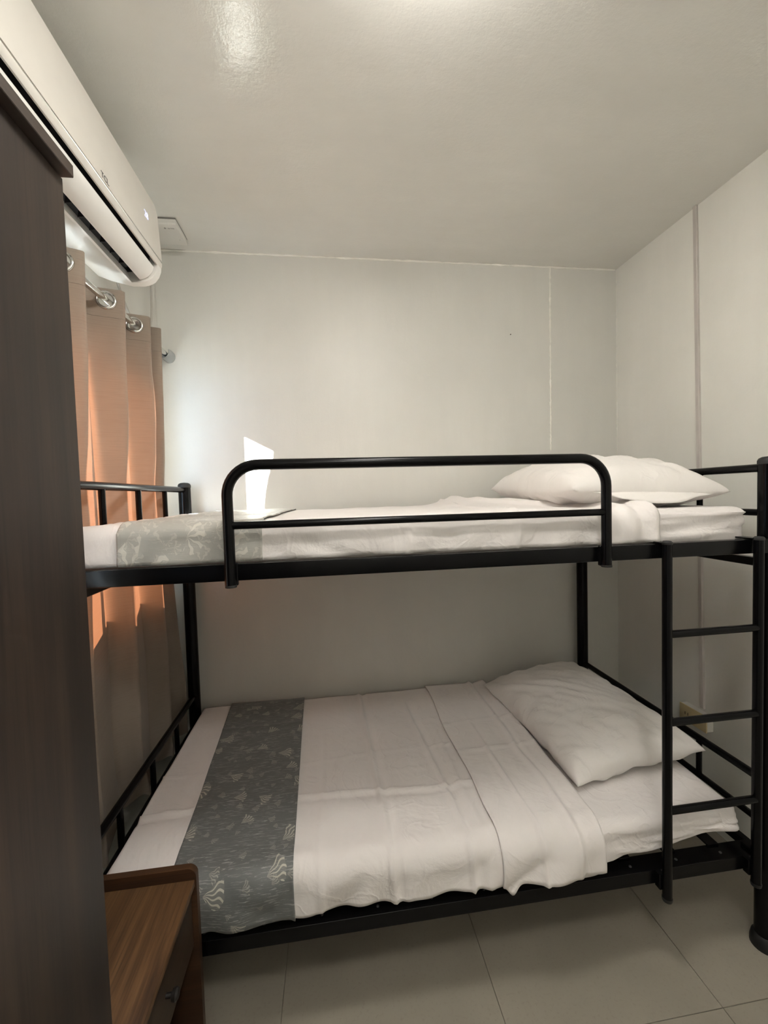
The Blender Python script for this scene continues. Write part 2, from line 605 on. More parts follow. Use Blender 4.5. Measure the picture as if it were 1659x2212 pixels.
# ------------------------------------------------------------------ ceiling lamp (just above the picture) and an added fill lamp
LX, LY = 0.90, -1.30
def ceiling_lamp(lx, ly, mat, label):
    lamp = thing('ceiling_lamp', (lx, ly, H), label, 'lamp', 'ceiling lamps')
    part('base', lathe_mesh([(0.155, 0.0), (0.155, -0.022), (0.148, -0.026)], (lx, ly, H), 32), 'white_plastic', lamp)
    part('diffuser', lathe_mesh([(0.146, -0.024), (0.143, -0.044), (0.128, -0.064), (0.095, -0.077), (0.05, -0.084), (0.002, -0.086)], (lx, ly, H), 32), mat, lamp)
ceiling_lamp(LX, LY, 'lamp_glow', 'round white ceiling lamp in front of the bunk bed')
ceiling_lamp(0.85, -2.30, 'fill_lamp_glow', 'round white fill lamp added unseen at the back of the room')  # unseen second lamp, added as fill for bed front and lower bunk

# ------------------------------------------------------------------ bunk bed
L, W = 1.95, 0.927
ZT, ZHR, ZLR = 1.506, 1.478, 0.520
PR = 0.0262
bed = thing('bunk_bed', (L / 2, -W / 2, 0), 'black metal bunk bed with round corner posts against the back wall', 'bed')
PX = (0.0, L)
PY = (0.0, -W)
for ix in PX:
    for iy in PY:
        po = part('post', tube_mesh([(ix, iy, 0.012), (ix, iy, ZT - 0.008)], PR, 24), 'black', bed)
        part('cap', lathe_mesh([(PR + 0.0012, -0.010), (PR + 0.0012, 0.0), (PR - 0.002, 0.007), (PR - 0.010, 0.0115), (0.001, 0.013)], (ix, iy, ZT - 0.008), 24), 'rubber', po)
        part('foot', lathe_mesh([(PR + 0.010, 0.0), (PR + 0.010, 0.014), (PR + 0.006, 0.034), (PR + 0.0012, 0.040)], (ix, iy, 0.0), 24), 'rubber', po)
# end frames
for ix in PX:
    for (zt, zb) in ((ZHR, 1.343), (ZLR, 0.385)):
        part('end_rail', tube_mesh([(ix, -0.006, zt), (ix, -W + 0.006, zt)], 0.0125, 16), 'black', bed)
        part('end_rail', tube_mesh([(ix, -0.006, zb), (ix, -W + 0.006, zb)], 0.0105, 16), 'black', bed)
        for k in (1, 2, 3):
            y = -W * k / 4
            part('spindle', tube_mesh([(ix, y, zb), (ix, y, zt)], 0.0095, 12), 'black', bed)
    part('end_beam', box_mesh(ix - 0.0125, ix + 0.0125, -W + 0.012, -0.012, 1.180, 1.205, 0.002, 1), 'black', bed)
    part('end_beam', box_mesh(ix - 0.0125, ix + 0.0125, -W + 0.012, -0.012, 0.262, 0.290, 0.002, 1), 'black', bed)
# side rails
for (y0, y1) in ((-W - 0.014, -W + 0.011), (-0.011, 0.014)):
    part('side_rail', box_mesh(0.012, L - 0.012, y0, y1, 1.2265, 1.2685, 0.003, 2), 'black', bed)
def angle_rail(y, s):
    return join_meshes([box_mesh(0.012, L - 0.012, min(y, y + s * 0.004), max(y, y + s * 0.004), 0.262, 0.302, 0.001, 1),
                        box_mesh(0.012, L - 0.012, min(y + s * 0.003, y + s * 0.055), max(y + s * 0.003, y + s * 0.055), 0.297, 0.301, 0.001, 1)])
part('side_rail', angle_rail(-W - 0.006, 1), 'black', bed)
part('side_rail', angle_rail(0.008, -1), 'black', bed)
for ix in (0.028, L - 0.028):
    part('rail_bracket', box_mesh(ix - 0.024, ix + 0.024, -W - 0.010, -W + 0.034, 0.256, 0.312, 0.003, 1), 'black', bed)
    part('rail_bracket', box_mesh(ix - 0.020, ix + 0.020, -W - 0.017, -W + 0.014, 1.2235, 1.2715, 0.003, 1), 'black', bed)
s0 = None
for k in range(12):
    x = 0.145 + 0.1515 * k
    for z in (0.303, 1.236):
        ds = 0.0
        me = box_mesh(-0.019, 0.019, -W + 0.040, -0.040, -0.002, 0.004, 0.001, 1) if s0 is None else None
        if s0 is None:
            s0 = link('slat', me, 'black', bed)
            s0.location = (x, 0, z)
        else:
            share(s0, 'slat', bed, Vector((x, 0, z)) - s0.location)
b0 = None
for k in range(12):
    x = 0.145 + 0.1515 * k
    if b0 is None:
        b0 = link('bolt', lathe_mesh([(0.0042, 0.0), (0.0042, 0.0014), (0.0028, 0.0028), (0.0004, 0.0032)], (0, 0, 0), 10), 'bolt', bed)
        b0.location = (x, -W + 0.017, 0.3010)
    else:
        share(b0, 'bolt', bed, Vector((x, -W + 0.017, 0.3010)) - b0.location)
# guard rail on the upper deck
GX0, GX1, GY = 0.412, 1.407, -W - 0.028
def guard_path():
    pts = [(GX0, GY, 1.219), (GX0, GY, 1.30), (GX0, GY, 1.42)]
    R = 0.075
    zt = 1.512
    for k in range(0, 11):
        a = math.pi - (math.pi / 2) * k / 10
        pts.append((GX0 + R + R * math.cos(a), GY, zt - R + R * math.sin(a)))
    for k in range(1, 6):
        pts.append((GX0 + R + (GX1 - GX0 - 2 * R) * k / 6, GY, zt))
    for k in range(0, 11):
        a = math.pi / 2 - (math.pi / 2) * k / 10
        pts.append((GX1 - R + R * math.cos(a), GY, zt - R + R * math.sin(a)))
    pts += [(GX1, GY, 1.42), (GX1, GY, 1.30), (GX1, GY, 1.219)]
    return pts
gr = part('guard_rail', tube_mesh(guard_path(), 0.0132, 18), 'black', bed)
part('guard_bar', tube_mesh([(GX0, GY, 1.365), (GX1, GY, 1.365)], 0.0095, 14), 'black', gr)
for x in (GX0, GX1):
    part('hook_plate', box_mesh(x - 0.016, x + 0.016, GY + 0.004, -W - 0.012, 1.2165, 1.2725, 0.002, 1), 'black', gr)
    part('plug', lathe_mesh([(0.0140, 0.0), (0.0140, 0.005), (0.0125, 0.0065)], (x, GY, 1.214), 16), 'rubber', gr)
# ladder
LXs, LYy = (1.590, 1.884), -W - 0.029
for x in LXs:
    lr = part('ladder_rail', tube_mesh([(x, LYy, 0.236), (x, LYy, 1.272)], 0.0128, 16), 'black', bed)
    part('plug', lathe_mesh([(0.0136, 0.0), (0.0136, 0.006), (0.010, 0.010), (0.001, 0.011)], (x, LYy, 1.268), 16), 'rubber', lr)
    part('plug', lathe_mesh([(0.0128, -0.004), (0.0138, 0.0), (0.0138, 0.006)], (x, LYy, 0.234), 16), 'rubber', lr)
    part('hook', box_mesh(x - 0.015, x + 0.015, LYy + 0.004, -W + 0.030, 1.2690, 1.2735, 0.001, 1), 'black', lr)
    part('hook', box_mesh(x - 0.020, x - 0.004, LYy + 0.004, -W - 0.005, 0.258, 0.306, 0.002, 1), 'black', lr)
for z in (1.012, 0.757, 0.497):
    part('rung', tube_mesh([(LXs[0], LYy, z), (LXs[1], LYy, z)], 0.0108, 14), 'black', bed)

# ------------------------------------------------------------------ mattresses
def rounded_box(x0, x1, y0, y1, z0, z1, r, nx, ny, nzz, disp):
    """grid on all six sides of a box, corners rounded by r, then displaced"""
    verts, faces, uv, idx = [], [], [], {}
    cx, cy, cz = (x0 + x1) / 2, (y0 + y1) / 2, (z0 + z1) / 2
    hx, hy, hz = (x1 - x0) / 2, (y1 - y0) / 2, (z1 - z0) / 2
    def warp(h, n):
        m = h - r
        out = []
        k = 6
        for i in range(k):
            out.append(-h + r * (1 - math.cos(math.pi / 2 * i / k)) * 1.0)
        inner = max(2, n)
        for i in range(inner + 1):
            out.append(-m + 2 * m * i / inner)
        for i in range(k):
            out.append(h - r * (1 - math.cos(math.pi / 2 * (k - 1 - i) / k)))
        return out
    gx, gy, gz = warp(hx, nx), warp(hy, ny), warp(hz, nzz)
    def vid(a, b, c):
        key = (round(a, 5), round(b, 5), round(c, 5))
        if key in idx:
            return idx[key]
        q = Vector((max(-hx + r, min(hx - r, a)), max(-hy + r, min(hy - r, b)), max(-hz + r, min(hz - r, c))))
        d = Vector((a, b, c)) - q
        nn = d.normalized() if d.length > 1e-9 else Vector((0, 0, 1))
        p = q + nn * r
        p = Vector((cx, cy, cz)) + p
        p = disp(p, nn)
        idx[key] = len(verts)
        verts.append(p)
        uv.append((p.x + p.z * 0.3, p.y + p.z))
        return idx[key]
    def face(A, B, fn):
        for i in range(len(A) - 1):
            for j in range(len(B) - 1):
                f = (fn(A[i], B[j]), fn(A[i + 1], B[j]), fn(A[i + 1], B[j + 1]), fn(A[i], B[j + 1]))
                if len(set(f)) == 4:
                    faces.append(f)
    for s in (-1, 1):
        face(gx, gy, lambda a, b: vid(a, b, s * hz))
        face(gx, gz, lambda a, b: vid(a, s * hy, b))
        face(gy, gz, lambda a, b: vid(s * hx, a, b))
    return fix(mesh_of(verts, faces, 180, uv))

def low_disp(p, n):
    w = 0.0035 * nz(p.x * 5, p.y * 5, 1) + 0.0022 * nz(p.x * 17, p.y * 13, p.z * 30)
    d = n * w
    # sagging, creased end by the ladder: the underside curls up off the slats
    k = sm((p.x - 1.30) / 0.50) * sm((-p.y - 0.35) / 0.50)
    low = sm((0.42 - p.z) / 0.10)
    d = d + Vector((0, 0, 0.052 * k * low))
    fr = sm((-p.y - 0.84) / 0.07) * sm((p.x - 1.38) / 0.1)
    cr = nz(p.x * 7 + p.z * 14, p.z * 26, 4)
    d = d + Vector((0, -0.026 * fr * (abs(cr) - 0.12), 0.0))
    return p + d
mat_low = link('mattress', rounded_box(0.035, 1.878, -0.918, -0.012, 0.309, 0.448, 0.034, 90, 46, 6, low_disp), 'sheet2')
tag(mat_low, 'white covered mattress on the lower bunk', 'mattress', 'bunk mattresses')

def up_disp(p, n):
    w = 0.003 * nz(p.x * 5 + 9, p.y * 5, 1) + 0.002 * nz(p.x * 15, p.y * 13 + 5, p.z * 34)
    fr = sm((-p.y - 0.82) / 0.06) * sm((p.x - 1.52) / 0.1)
    cr = nz(p.x * 6 - p.z * 10, p.z * 30, 14)
    top = sm((p.z - 1.34) / 0.02)
    seam = math.exp(-((p.z - 1.342 - 0.006 * nz(p.x * 6, 3)) / 0.005) ** 2)
    return p + n * w + Vector((0, -0.020 * fr * (abs(cr) - 0.1) - 0.009 * fr * seam, 0.005 * fr * seam))
mat_up = link('mattress', rounded_box(0.030, 1.912, -0.895, -0.035, 1.2445, 1.362, 0.026, 90, 46, 6, up_disp), 'sheet2')
tag(mat_up, 'thin white covered mattress on the upper bunk', 'mattress', 'bunk mattresses')

# ------------------------------------------------------------------ draped cloth
def drape(x0f, x1f, yb, yf, zt, zb, r, off, nx, nv, disp, thick=0.003, tail_back=0.02):
    """cloth lying on a bed: path goes from the wall side over the top, round the front edge and down.
    x0f/x1f give the side edges as functions of v in [0,1]; zb(x) the hem height."""
    verts, faces, uv = [], [], []
    top_len = (yb - yf) - r
    arc = r * math.pi / 2
    for j in range(nv + 1):
        v = j / nv
        for i in range(nx + 1):
            u = i / nx
            x = x0f(v) + (x1f(v) - x0f(v)) * u
            hang = max(0.005, (zt - r) - zb(x))
            tot = tail_back + top_len + arc + hang
            s = v * tot
            if s < tail_back:
                p = Vector((x, yb + 0.004, zt - (tail_back - s) * 0.9))
                n = Vector((0, 0.6, 0.8)).normalized()
            elif s < tail_back + top_len:
                p = Vector((x, yb - (s - tail_back), zt))
                n = Vector((0, 0, 1))
            elif s < tail_back + top_len + arc:
                a = (s - tail_back - top_len) / r
                p = Vector((x, yf + r - r * math.sin(a), zt - r + r * math.cos(a)))
                n = Vector((0, -math.sin(a), math.cos(a)))
            else:
                q = s - tail_back - top_len - arc
                p = Vector((x, yf, zt - r - q))
                n = Vector((0, -1, 0))
            h = max(0.0, (s - tail_back - top_len * 0.92)) / (arc + hang + top_len * 0.08)
            p = p + n * (off + disp(x, p.y, p.z, s, h))
            verts.append(p)
            uv.append((x, s))
    for j in range(nv):
        for i in range(nx):
            a = j * (nx + 1) + i
            faces.append((a, a + nx + 1, a + nx + 2, a + 1))
    me = mesh_of(verts, faces, 180, uv)
    return me

def solid(o, t):
    m = o.modifiers.new('thickness', 'SOLIDIFY')
    m.thickness = t
    m.offset = -1
    return o

def ridge(d, w):
    return math.exp(-(d / w) ** 2)

def low_field(x, y, z, s, h):
    f = 0.0050 * nz(x * 3.2, s * 2.6, 3) + 0.0026 * nz(x * 9, s * 7, 8)
    f += 0.0040 * nz(x * 15 + s * 4, s * 2.0, 2) * sm((s - 0.25) / 0.5)
    # the overhang billows in slanting folds
    f += h * (0.030 * abs(nz(x * 4.6 + s * 5.5, s * 3.0, 12)) + 0.014 * nz(x * 11 + s * 9, s * 4, 21))
    return f
def low_creases(x, y, z, s, h):
    f = low_field(x, y, z, s, h)
    c = 0.0
    wob = 0.008 * nz(s * 5, 2, 2)
    c += 0.0080 * ridge(x - 0.765 - 0.03 * s + wob, 0.0055) - 0.0055 * ridge(x - 0.785 - 0.03 * s + wob, 0.010)
    c += (0.0085 * ridge(x - 0.965 - 0.05 * sm(s) + wob, 0.006) - 0.0060 * ridge(x - 0.985 - 0.05 * sm(s) + wob, 0.012)) * sm((s - 0.06) / 0.2)
    c += 0.0040 * ridge(x - 0.60 + wob, 0.007) * sm((s - 0.3) / 0.2)
    c += 0.0045 * ridge(x - 1.045 - 0.02 * s - wob, 0.010) * sm((s - 0.25) / 0.3)
    yy = 0.012 * nz(x * 4, 5, 1)
    c += 0.0065 * ridge(s - 0.50 + yy - 0.015 * math.sin(x * 5), 0.0055) * (0.7 + 0.5 * nz(x * 6, 7))
    c += 0.0075 * ridge(s - 0.69 + yy + 0.02 * math.sin(x * 4), 0.0055) - 0.004 * ridge(s - 0.71 + yy + 0.02 * math.sin(x * 4), 0.010)
    c += 0.0040 * ridge(s - 0.60 + yy, 0.006) * sm((x - 0.75) / 0.1) * (0.5 + nz(x * 8, 3))
    c += 0.0036 * ridge(s - 0.30 + yy, 0.006) * sm((x - 0.9) / 0.2)
    return f + c
def low_hem(x):
    return 0.334 + 0.012 * nz(x * 4.0, 1.5) + 0.005 * nz(x * 13, 3) - 0.004 * (x - 1)
sheet_low = link('bed_sheet', drape(lambda v: 0.045, lambda v: 1.398 + 0.008 * nz(v * 5, 4), -0.006, -0.930, 0.452, low_hem, 0.052, 0.004, 170, 120, low_creases), 'sheet')
solid(sheet_low, 0.003)
tag(sheet_low, 'creased white flat sheet spread over the lower bunk', 'bed sheet', 'flat sheets on the bunks')
# turned-back flap of the same sheet
def flap_field(x, y, z, s, h):
    f = low_field(x, y, z, s, h)
    edge = sm((x - 1.36) / 0.04)
    f += 0.006 + 0.007 * edge + 0.008 * ridge(x - 1.325 - 0.01 * nz(s * 6, 8), 0.010) * (1 - 0.5 * h) - 0.005 * ridge(x - 1.345 - 0.01 * nz(s * 6, 8), 0.010)
    f += 0.006 * ridge(s - 0.36 + 0.012 * nz(x * 5, 3), 0.006) + 0.006 * ridge(s - 0.55 - 0.012 * nz(x * 6, 9), 0.006)
    f += 0.007 * ridge(x - 1.20 - 0.02 * s, 0.007) * sm((s - 0.25) / 0.3)
    f += 0.004 * abs(nz(x * 18, s * 2.5, 17)) * sm((s - 0.3) / 0.3)
    return f
def flap_hem(x):
    return 0.338 + 0.006 * nz(x * 9, 1.5) - 0.030 * ridge(x - 1.125, 0.018)
flap = link('turned_back_flap', drape(lambda v: 1.098 + 0.012 * nz(v * 4, 1), lambda v: 1.404 + 0.008 * nz(v * 5, 4), -0.004, -0.932, 0.455, flap_hem, 0.054, 0.004, 60, 110, flap_field), 'sheet', sheet_low)
solid(flap, 0.004)
# grey runner across the foot
run_low = link('bed_runner', drape(lambda v: 0.165 + 0.062 * v, lambda v: 0.503 + 0.030 * v, -0.004, -0.933, 0.455,
               lambda x: 0.338 + 0.006 * nz(x * 8, 6) - 0.03 * (0.5 - x) * 0.4, 0.055, 0.008, 70, 110,
               lambda x, y, z, s, h: low_field(x, y, z, s, h) + 0.003 * ridge(s - 0.24, 0.006) + 0.0012 * (ridge(x - 0.165 - 0.05 * s, 0.006) + ridge(x - 0.50 - 0.03 * s, 0.006)) + h * 0.014 * abs(nz(x * 7 - s * 6, s * 4, 31))), 'runner_grey')
solid(run_low, 0.003)
tag(run_low, 'dark grey shell-patterned jacquard runner across the lower bunk', 'bed runner', 'bed runners')

def up_field(x, y, z, s, h):
    f = 0.0040 * nz(x * 4 + 3, s * 4, 5) + 0.0022 * nz(x * 11, s * 9, 6)
    f += 0.004 * abs(nz(x * 3 + 7, s * 14, 3))
    f += h * (0.016 * abs(nz(x * 5 - s * 9, s * 6, 2)) + 0.007 * nz(x * 13 + s * 11, s * 7, 4))
    return f
def up_sheet(x, y, z, s, h):
    f = up_field(x, y, z, s, h)
    xe = 1.335 + 0.27 * sm((s - 0.02) / 0.75)
    d = xe - x
    f += 0.018 * ridge(d - 0.02, 0.020) + 0.015 * ridge(d - 0.085 - 0.02 * nz(s * 5, 2), 0.022) * (1 - 0.4 * h)
    f += 0.036 * ridge(d - 0.10, 0.09) * sm((0.62 - s) / 0.4) * (0.7 + 0.5 * nz(x * 7, s * 8, 1))
    f += 0.008 * ridge(x - 0.86, 0.006) * h + 0.009 * ridge(x - 1.19 + 0.02 * h, 0.007)
    f += h * 0.010 * abs(nz(x * 16, s * 3, 9)) * sm((x - 1.2) / 0.1)
    return f
def up_hem(x):
    return 1.271 + 0.002 * nz(x * 5, 2)
sheet_up = link('bed_sheet', drape(lambda v: 0.040, lambda v: 1.335 + 0.27 * sm((v - 0.02) / 0.72) + 0.006 * nz(v * 7, 5), -0.030, -0.902, 1.366, up_hem, 0.034, 0.004, 170, 90, up_sheet), 'sheet')
solid(sheet_up, 0.003)
tag(sheet_up, 'rumpled white flat sheet pulled over the upper bunk', 'bed sheet', 'flat sheets on the bunks')
run_up = link('bed_runner', drape(lambda v: 0.150 - 0.012 * v, lambda v: 0.500 - 0.018 * v, -0.028, -0.905, 1.369, lambda x: 1.2705, 0.036, 0.008, 80, 90,
              lambda x, y, z, s, h: up_field(x, y, z, s, h) + 0.004 * ridge(s - 0.905, 0.006) + 0.002 * (ridge(x - 0.148, 0.008) + ridge(x - 0.484, 0.008)) + 0.003 * ridge(s - 0.62, 0.008)), 'runner_silver')
solid(run_up, 0.003)
tag(run_up, 'silvery leaf-patterned runner hanging over the edge of the upper bunk', 'bed runner', 'bed runners')

# ------------------------------------------------------------------ pillows
def pillow_mesh(sx, sy, hz, seed, nu=64, nv=84, flange=0.0):
    verts, faces, uv = [], [], []
    def pos(u, v, side):
        # outline: pinched in along the edges, pointed corners
        px = u * sx / 2 * (1 - 0.06 * (1 - v * v) * abs(u) ** 3 * 1.0)
        py = v * sy / 2 * (1 - 0.05 * (1 - u * u) * abs(v) ** 3 * 1.0)
        e = (1 - abs(u) ** 2.6) * (1 - abs(v) ** 3.0)
        e = max(0.0, e) ** 0.50
        w = 0.016 * abs(nz(u * 2.4 + seed, v * 2.9, side)) + 0.004 * nz(u * 6 + seed, v * 7, 3 * side)
        w += 0.011 * max(0.0, abs(nz(u * 3.6 + v * 5.0 + seed, (v - u) * 1.1, 9)) - 0.12)
        # puckers running in from the seam
        edge = (1 - min(1.0, e * 1.15))
        pk = 0.016 * edge * nz((math.atan2(v, u)) * 6.5 + seed, e * 2, 5 + side) * min(1, e * 5)
        top = hz * (0.66 if side > 0 else 0.34)
        z = side * (top * e) + (w * min(1, e * 2.5) + pk) * side
        return Vector((px, py, z))
    for side in (1, -1):
        base = len(verts)
        for j in range(nv + 1):
            for i in range(nu + 1):
                a = -math.cos(math.pi * i / nu) * 0.5 + (-1 + 2 * i / nu) * 0.5
                b = -math.cos(math.pi * j / nv) * 0.5 + (-1 + 2 * j / nv) * 0.5
                verts.append(pos(a, b, side))
                uv.append((a * sx / 2, b * sy / 2))
        for j in range(nv):
            for i in range(nu):
                a = base + j * (nu + 1) + i
                f = (a, a + 1, a + nu + 2, a + nu + 1)
                faces.append(f if side > 0 else f[::-1])
    me = mesh_of(verts, faces, 180, uv)
    bm = bmesh.new()
    bm.from_mesh(me)
    bmesh.ops.remove_doubles(bm, verts=bm.verts, dist=1e-5)
    bm.to_mesh(me)
    bm.free()
    for p in me.polygons:
        p.use_smooth = True
    return me
def place(o, loc, rot):
    o.matrix_world = Matrix.Translation(loc) @ Matrix.Rotation(rot[2], 4, 'Z') @ Matrix.Rotation(rot[1], 4, 'Y') @ Matrix.Rotation(rot[0], 4, 'X')
p1 = link('pillow', pillow_mesh(0.50, 0.70, 0.150, 1.0), 'pillow')
place(p1, (1.640, -0.428, 0.505), (math.radians(1.5), math.radians(-5), math.radians(4)))
tag(p1, 'plump white pillow lying on the lower bunk', 'pillow', 'pillows on the bunks')
p2 = link('pillow', pillow_mesh(0.52, 0.76, 0.185, 4.0), 'pillow')
place(p2, (1.680, -0.445, 1.425), (math.radians(1.0), math.radians(2), math.radians(-3)))
tag(p2, 'plump white pillow at the ladder end of the upper bunk', 'pillow', 'pillows on the bunks')
# open hem of the upper pillowcase hanging out past the pillow
hv, hf, hu = [], [], []
for j in range(9):
    for i in range(41):
        u, w_ = i / 40, j / 8
        hx = -0.20 + 0.44 * u
        dro = w_ * (0.30 + 0.70 * math.sin(math.pi * min(1, u * 1.02)))
        hv.append((hx, -0.345 - 0.050 * dro - 0.004 * nz(u * 9, w_ * 2), -0.004 - 0.036 * dro * dro + 0.005 * nz(u * 7, 4) * w_))
        hu.append((hx, w_ * 0.06))
for j in range(8):
    for i in range(40):
        a = j * 41 + i
        hf.append((a, a + 1, a + 42, a + 41))
hem = bpy.data.objects.new('pillowcase_hem', mesh_of(hv, hf, 180, hu))
C.objects.link(hem)
hem.data.materials.append(M['pillow'])
hem.parent = p2
solid(hem, 0.003)

# ------------------------------------------------------------------ curtain and rod
RODX, RODZ = -0.036, 2.083
# (y, z) of the fold crests, top to bottom
E = {
 -1: [(-1.02, 2.12), (-1.02, 0.36)],
 0: [(-0.736, 2.12), (-0.74, 1.92), (-0.729, 1.67), (-0.72, 1.41), (-0.732, 1.19), (-0.748, 0.89), (-0.754, 0.66), (-0.735, 0.36)],
 1: [(-0.509, 2.127), (-0.516, 1.865), (-0.499, 1.716), (-0.495, 1.379), (-0.481, 1.149), (-0.477, 0.903), (-0.485, 0.64), (-0.48, 0.525), (-0.44, 0.36)],
 2: [(-0.316, 2.12), (-0.316, 1.924), (-0.284, 1.757), (-0.271, 1.58), (-0.27, 1.399), (-0.248, 1.097), (-0.218, 0.804), (-0.221, 0.58), (-0.226, 0.449), (-0.213, 0.36)],
 3: [(-0.207, 2.12), (-0.207, 1.864), (-0.183, 1.681), (-0.171, 1.498), (-0.149, 1.43), (-0.125, 1.298), (-0.088, 1.07), (-0.045, 0.798), (-0.038, 0.634), (-0.043, 0.36)],
}
def ey(k, z):
    return lerp_tab(sorted([(b, a) for a, b in E[k]]), z)
def crest_x(z):
    return lerp_tab([(0.3, -0.022), (1.50, -0.022), (1.60, -0.012), (1.85, 0.004), (2.2, 0.010)], z)
def end_x(z):
    return lerp_tab([(0.6, -0.022), (0.8, -0.034), (1.07, -0.035), (1.30, -0.035), (1.43, -0.030), (1.50, -0.022), (1.60, -0.012), (1.85, 0.004), (2.2, 0.010)], z)
def plan(z):
    cx0 = crest_x(z)
    tx_ = -0.088
    pts = [(tx_, -1.10)]
    ks = [-1, 0, 1, 2, 3]
    for a, k in enumerate(ks):
        y = ey(k, z)
        cx_ = end_x(z) if k == 3 else cx0
        if a:
            yp = ey(ks[a - 1], z)
            gap = y - yp
            t = y - min(0.046, gap * 0.35)
            pts.append((tx_ + 0.012, t - gap * 0.16))
            pts.append((tx_, t - gap * 0.05))
            pts.append((tx_ + 0.010, t + 0.010))
        pts.append((cx_ - 0.022, y - 0.014))
        pts.append((cx_ - 0.003, y - 0.004))
        if k != 3:
            pts.append((cx_, y + 0.006))
            pts.append((cx_ - 0.012, y + 0.022))
    # end hem turns back a little towards the wall
    pts.append((cx_, y + 0.001))
    return pts
def catmull(pts, per):
    out = []
    n_ = len(pts)
    for i in range(n_ - 1):
        p0, p1_, p2_, p3 = pts[max(0, i - 1)], pts[i], pts[i + 1], pts[min(n_ - 1, i + 2)]
        for k in range(per):
            t = k / per
            out.append(tuple(0.5 * (2 * b + (c - a) * t + (2 * a - 5 * b + 4 * c - d) * t * t + (3 * b - a - 3 * c + d) * t ** 3) for a, b, c, d in zip(p0, p1_, p2_, p3)))
    out.append(pts[-1])
    return out
ZTOP, ZBOT = 2.122, 0.37
zrows = [ZTOP - 0.0022 * k for k in range(38)]
zrows += [zrows[-1] + (ZBOT - zrows[-1]) * k / 64 for k in range(1, 65)]
NZ = len(zrows) - 1
cv, cf, cu_ = [], [], []
ncol = None
for j in range(NZ + 1):
    z = zrows[j]
    row = catmull(plan(z), 8)
    ncol = len(row)
    acc = 0.0
    for i, (x, y) in enumerate(row):
        if i:
            acc += math.hypot(x - row[i - 1][0], y - row[i - 1][1])
        wob = 0.004 * nz(i * 0.08, z * 3.0, 2) * sm((2.0 - z) / 0.3)
        xx = min(x + wob, crest_x(z) + 0.001)
        xx = max(xx, XL + 0.004)
        cv.append((xx, y + 0.5 * wob, z + (0.004 * nz(i * 0.1, 3) if j == 0 else 0) + (0.02 * nz(i * 0.07, 8) if j == NZ else 0)))
        cu_.append((i * 0.0075, z))
# eyelets sit where the near side of each fold crosses the rod
GR = 0.0225
grom = []
prow = catmull(plan(RODZ), 8)
for k in (0, 1, 2):
    yk = ey(k, RODZ)
    best = min((i for i in range(1, len(prow) - 1) if yk - 0.075 < prow[i][1] < yk - 0.004 and prow[i + 1][0] > prow[i - 1][0]), key=lambda i: abs(prow[i][0] - RODX))
    dx, dy = prow[best + 1][0] - prow[best - 1][0], prow[best + 1][1] - prow[best - 1][1]
    grom.append((Vector((prow[best][0], prow[best][1], RODZ)), math.atan2(dy, dx)))
for j in range(NZ):
    for i in range(ncol - 1):
        a = j * ncol + i
        fc = (Vector(cv[a]) + Vector(cv[a + 1]) + Vector(cv[a + ncol]) + Vector(cv[a + ncol + 1])) / 4
        if any((fc - g_).length < GR for g_, _ in grom):
            continue
        cf.append((a, a + 1, a + ncol + 1, a + ncol))
curtain = thing('curtain', (-0.05, -0.6, ZBOT), 'brown grommet curtain glowing orange in front of the window', 'curtain')
fab = part('fabric', mesh_of(cv, cf, 180, cu_), 'curtain', curtain)
# header seam
def seam(zc):
    row = catmull(plan(zc), 5)
    return tube_mesh([(min(x + 0.0, 1), y, zc) for x, y in row], 0.0011, 6)
part('header_seam', seam(2.030), 'curtain', curtain)
def torus(R, r, seg=28, sub=10):
    return tube_mesh([(R * math.cos(2 * math.pi * k / seg), 0, R * math.sin(2 * math.pi * k / seg)) for k in range(seg)], r, sub, closed=True)
g0 = None
for gp, ga in grom:
    if g0 is None:
        g0 = link('grommet', torus(0.0255, 0.0050), 'chrome', curtain)
        g0.matrix_parent_inverse = Matrix.Identity(4)
        o = g0
    else:
        o = bpy.data.objects.new('grommet', g0.data)
        C.objects.link(o)
        o.parent = curtain
    o.location = gp - curtain.location
    o.rotation_euler = (0, 0, ga)
rod = thing('curtain_rod', (RODX, -0.6, RODZ), 'metal curtain rod over the window in a wall socket', 'curtain rod')
part('pole', tube_mesh([(RODX, -1.25, RODZ), (RODX, -0.215, RODZ), (-0.050, 0.03, RODZ + 0.002)], 0.0105, 16), 'chrome', rod)
def socket():
    # U-shaped cup open at the top, axis along y, fixed to the back wall
    verts, faces = [], []
    cxx, czz, R = -0.052, 2.093, 0.024
    ys_ = [YB, 0.025, 0.0, -0.025]
    ns = 22
    for si, (rr) in enumerate((R, R - 0.003)):
        for a, y in enumerate(ys_):
            for k in range(ns + 1):
                # open arc: from upper right, round the bottom, to upper left; lip dips towards the front
                open_ = 0.55 + 0.22 * a
                t = math.pi / 2 - open_ - (2 * math.pi - 2 * open_) * k / ns
                verts.append((cxx + rr * math.cos(t), y, czz + rr * math.sin(t) * 1.18))
    m = ns + 1
    for s in (0, 1):
        o_ = s * len(ys_) * m
        for a in range(len(ys_) - 1):
            for k in range(ns):
                faces.append((o_ + a * m + k, o_ + a * m + k + 1, o_ + (a + 1) * m + k + 1, o_ + (a + 1) * m + k))
    o2 = len(ys_) * m
    a = len(ys_) - 1
    for k in range(ns):
        faces.append((a * m + k, a * m + k + 1, o2 + a * m + k + 1, o2 + a * m + k))
    for a in range(len(ys_) - 1):
        for k in (0, ns):
            faces.append((a * m + k, (a + 1) * m + k, o2 + (a + 1) * m + k, o2 + a * m + k))
    return fix(mesh_of(verts, faces, 50))
part('socket', socket(), 'bracket', rod, 'brushed steel cup on the wall')
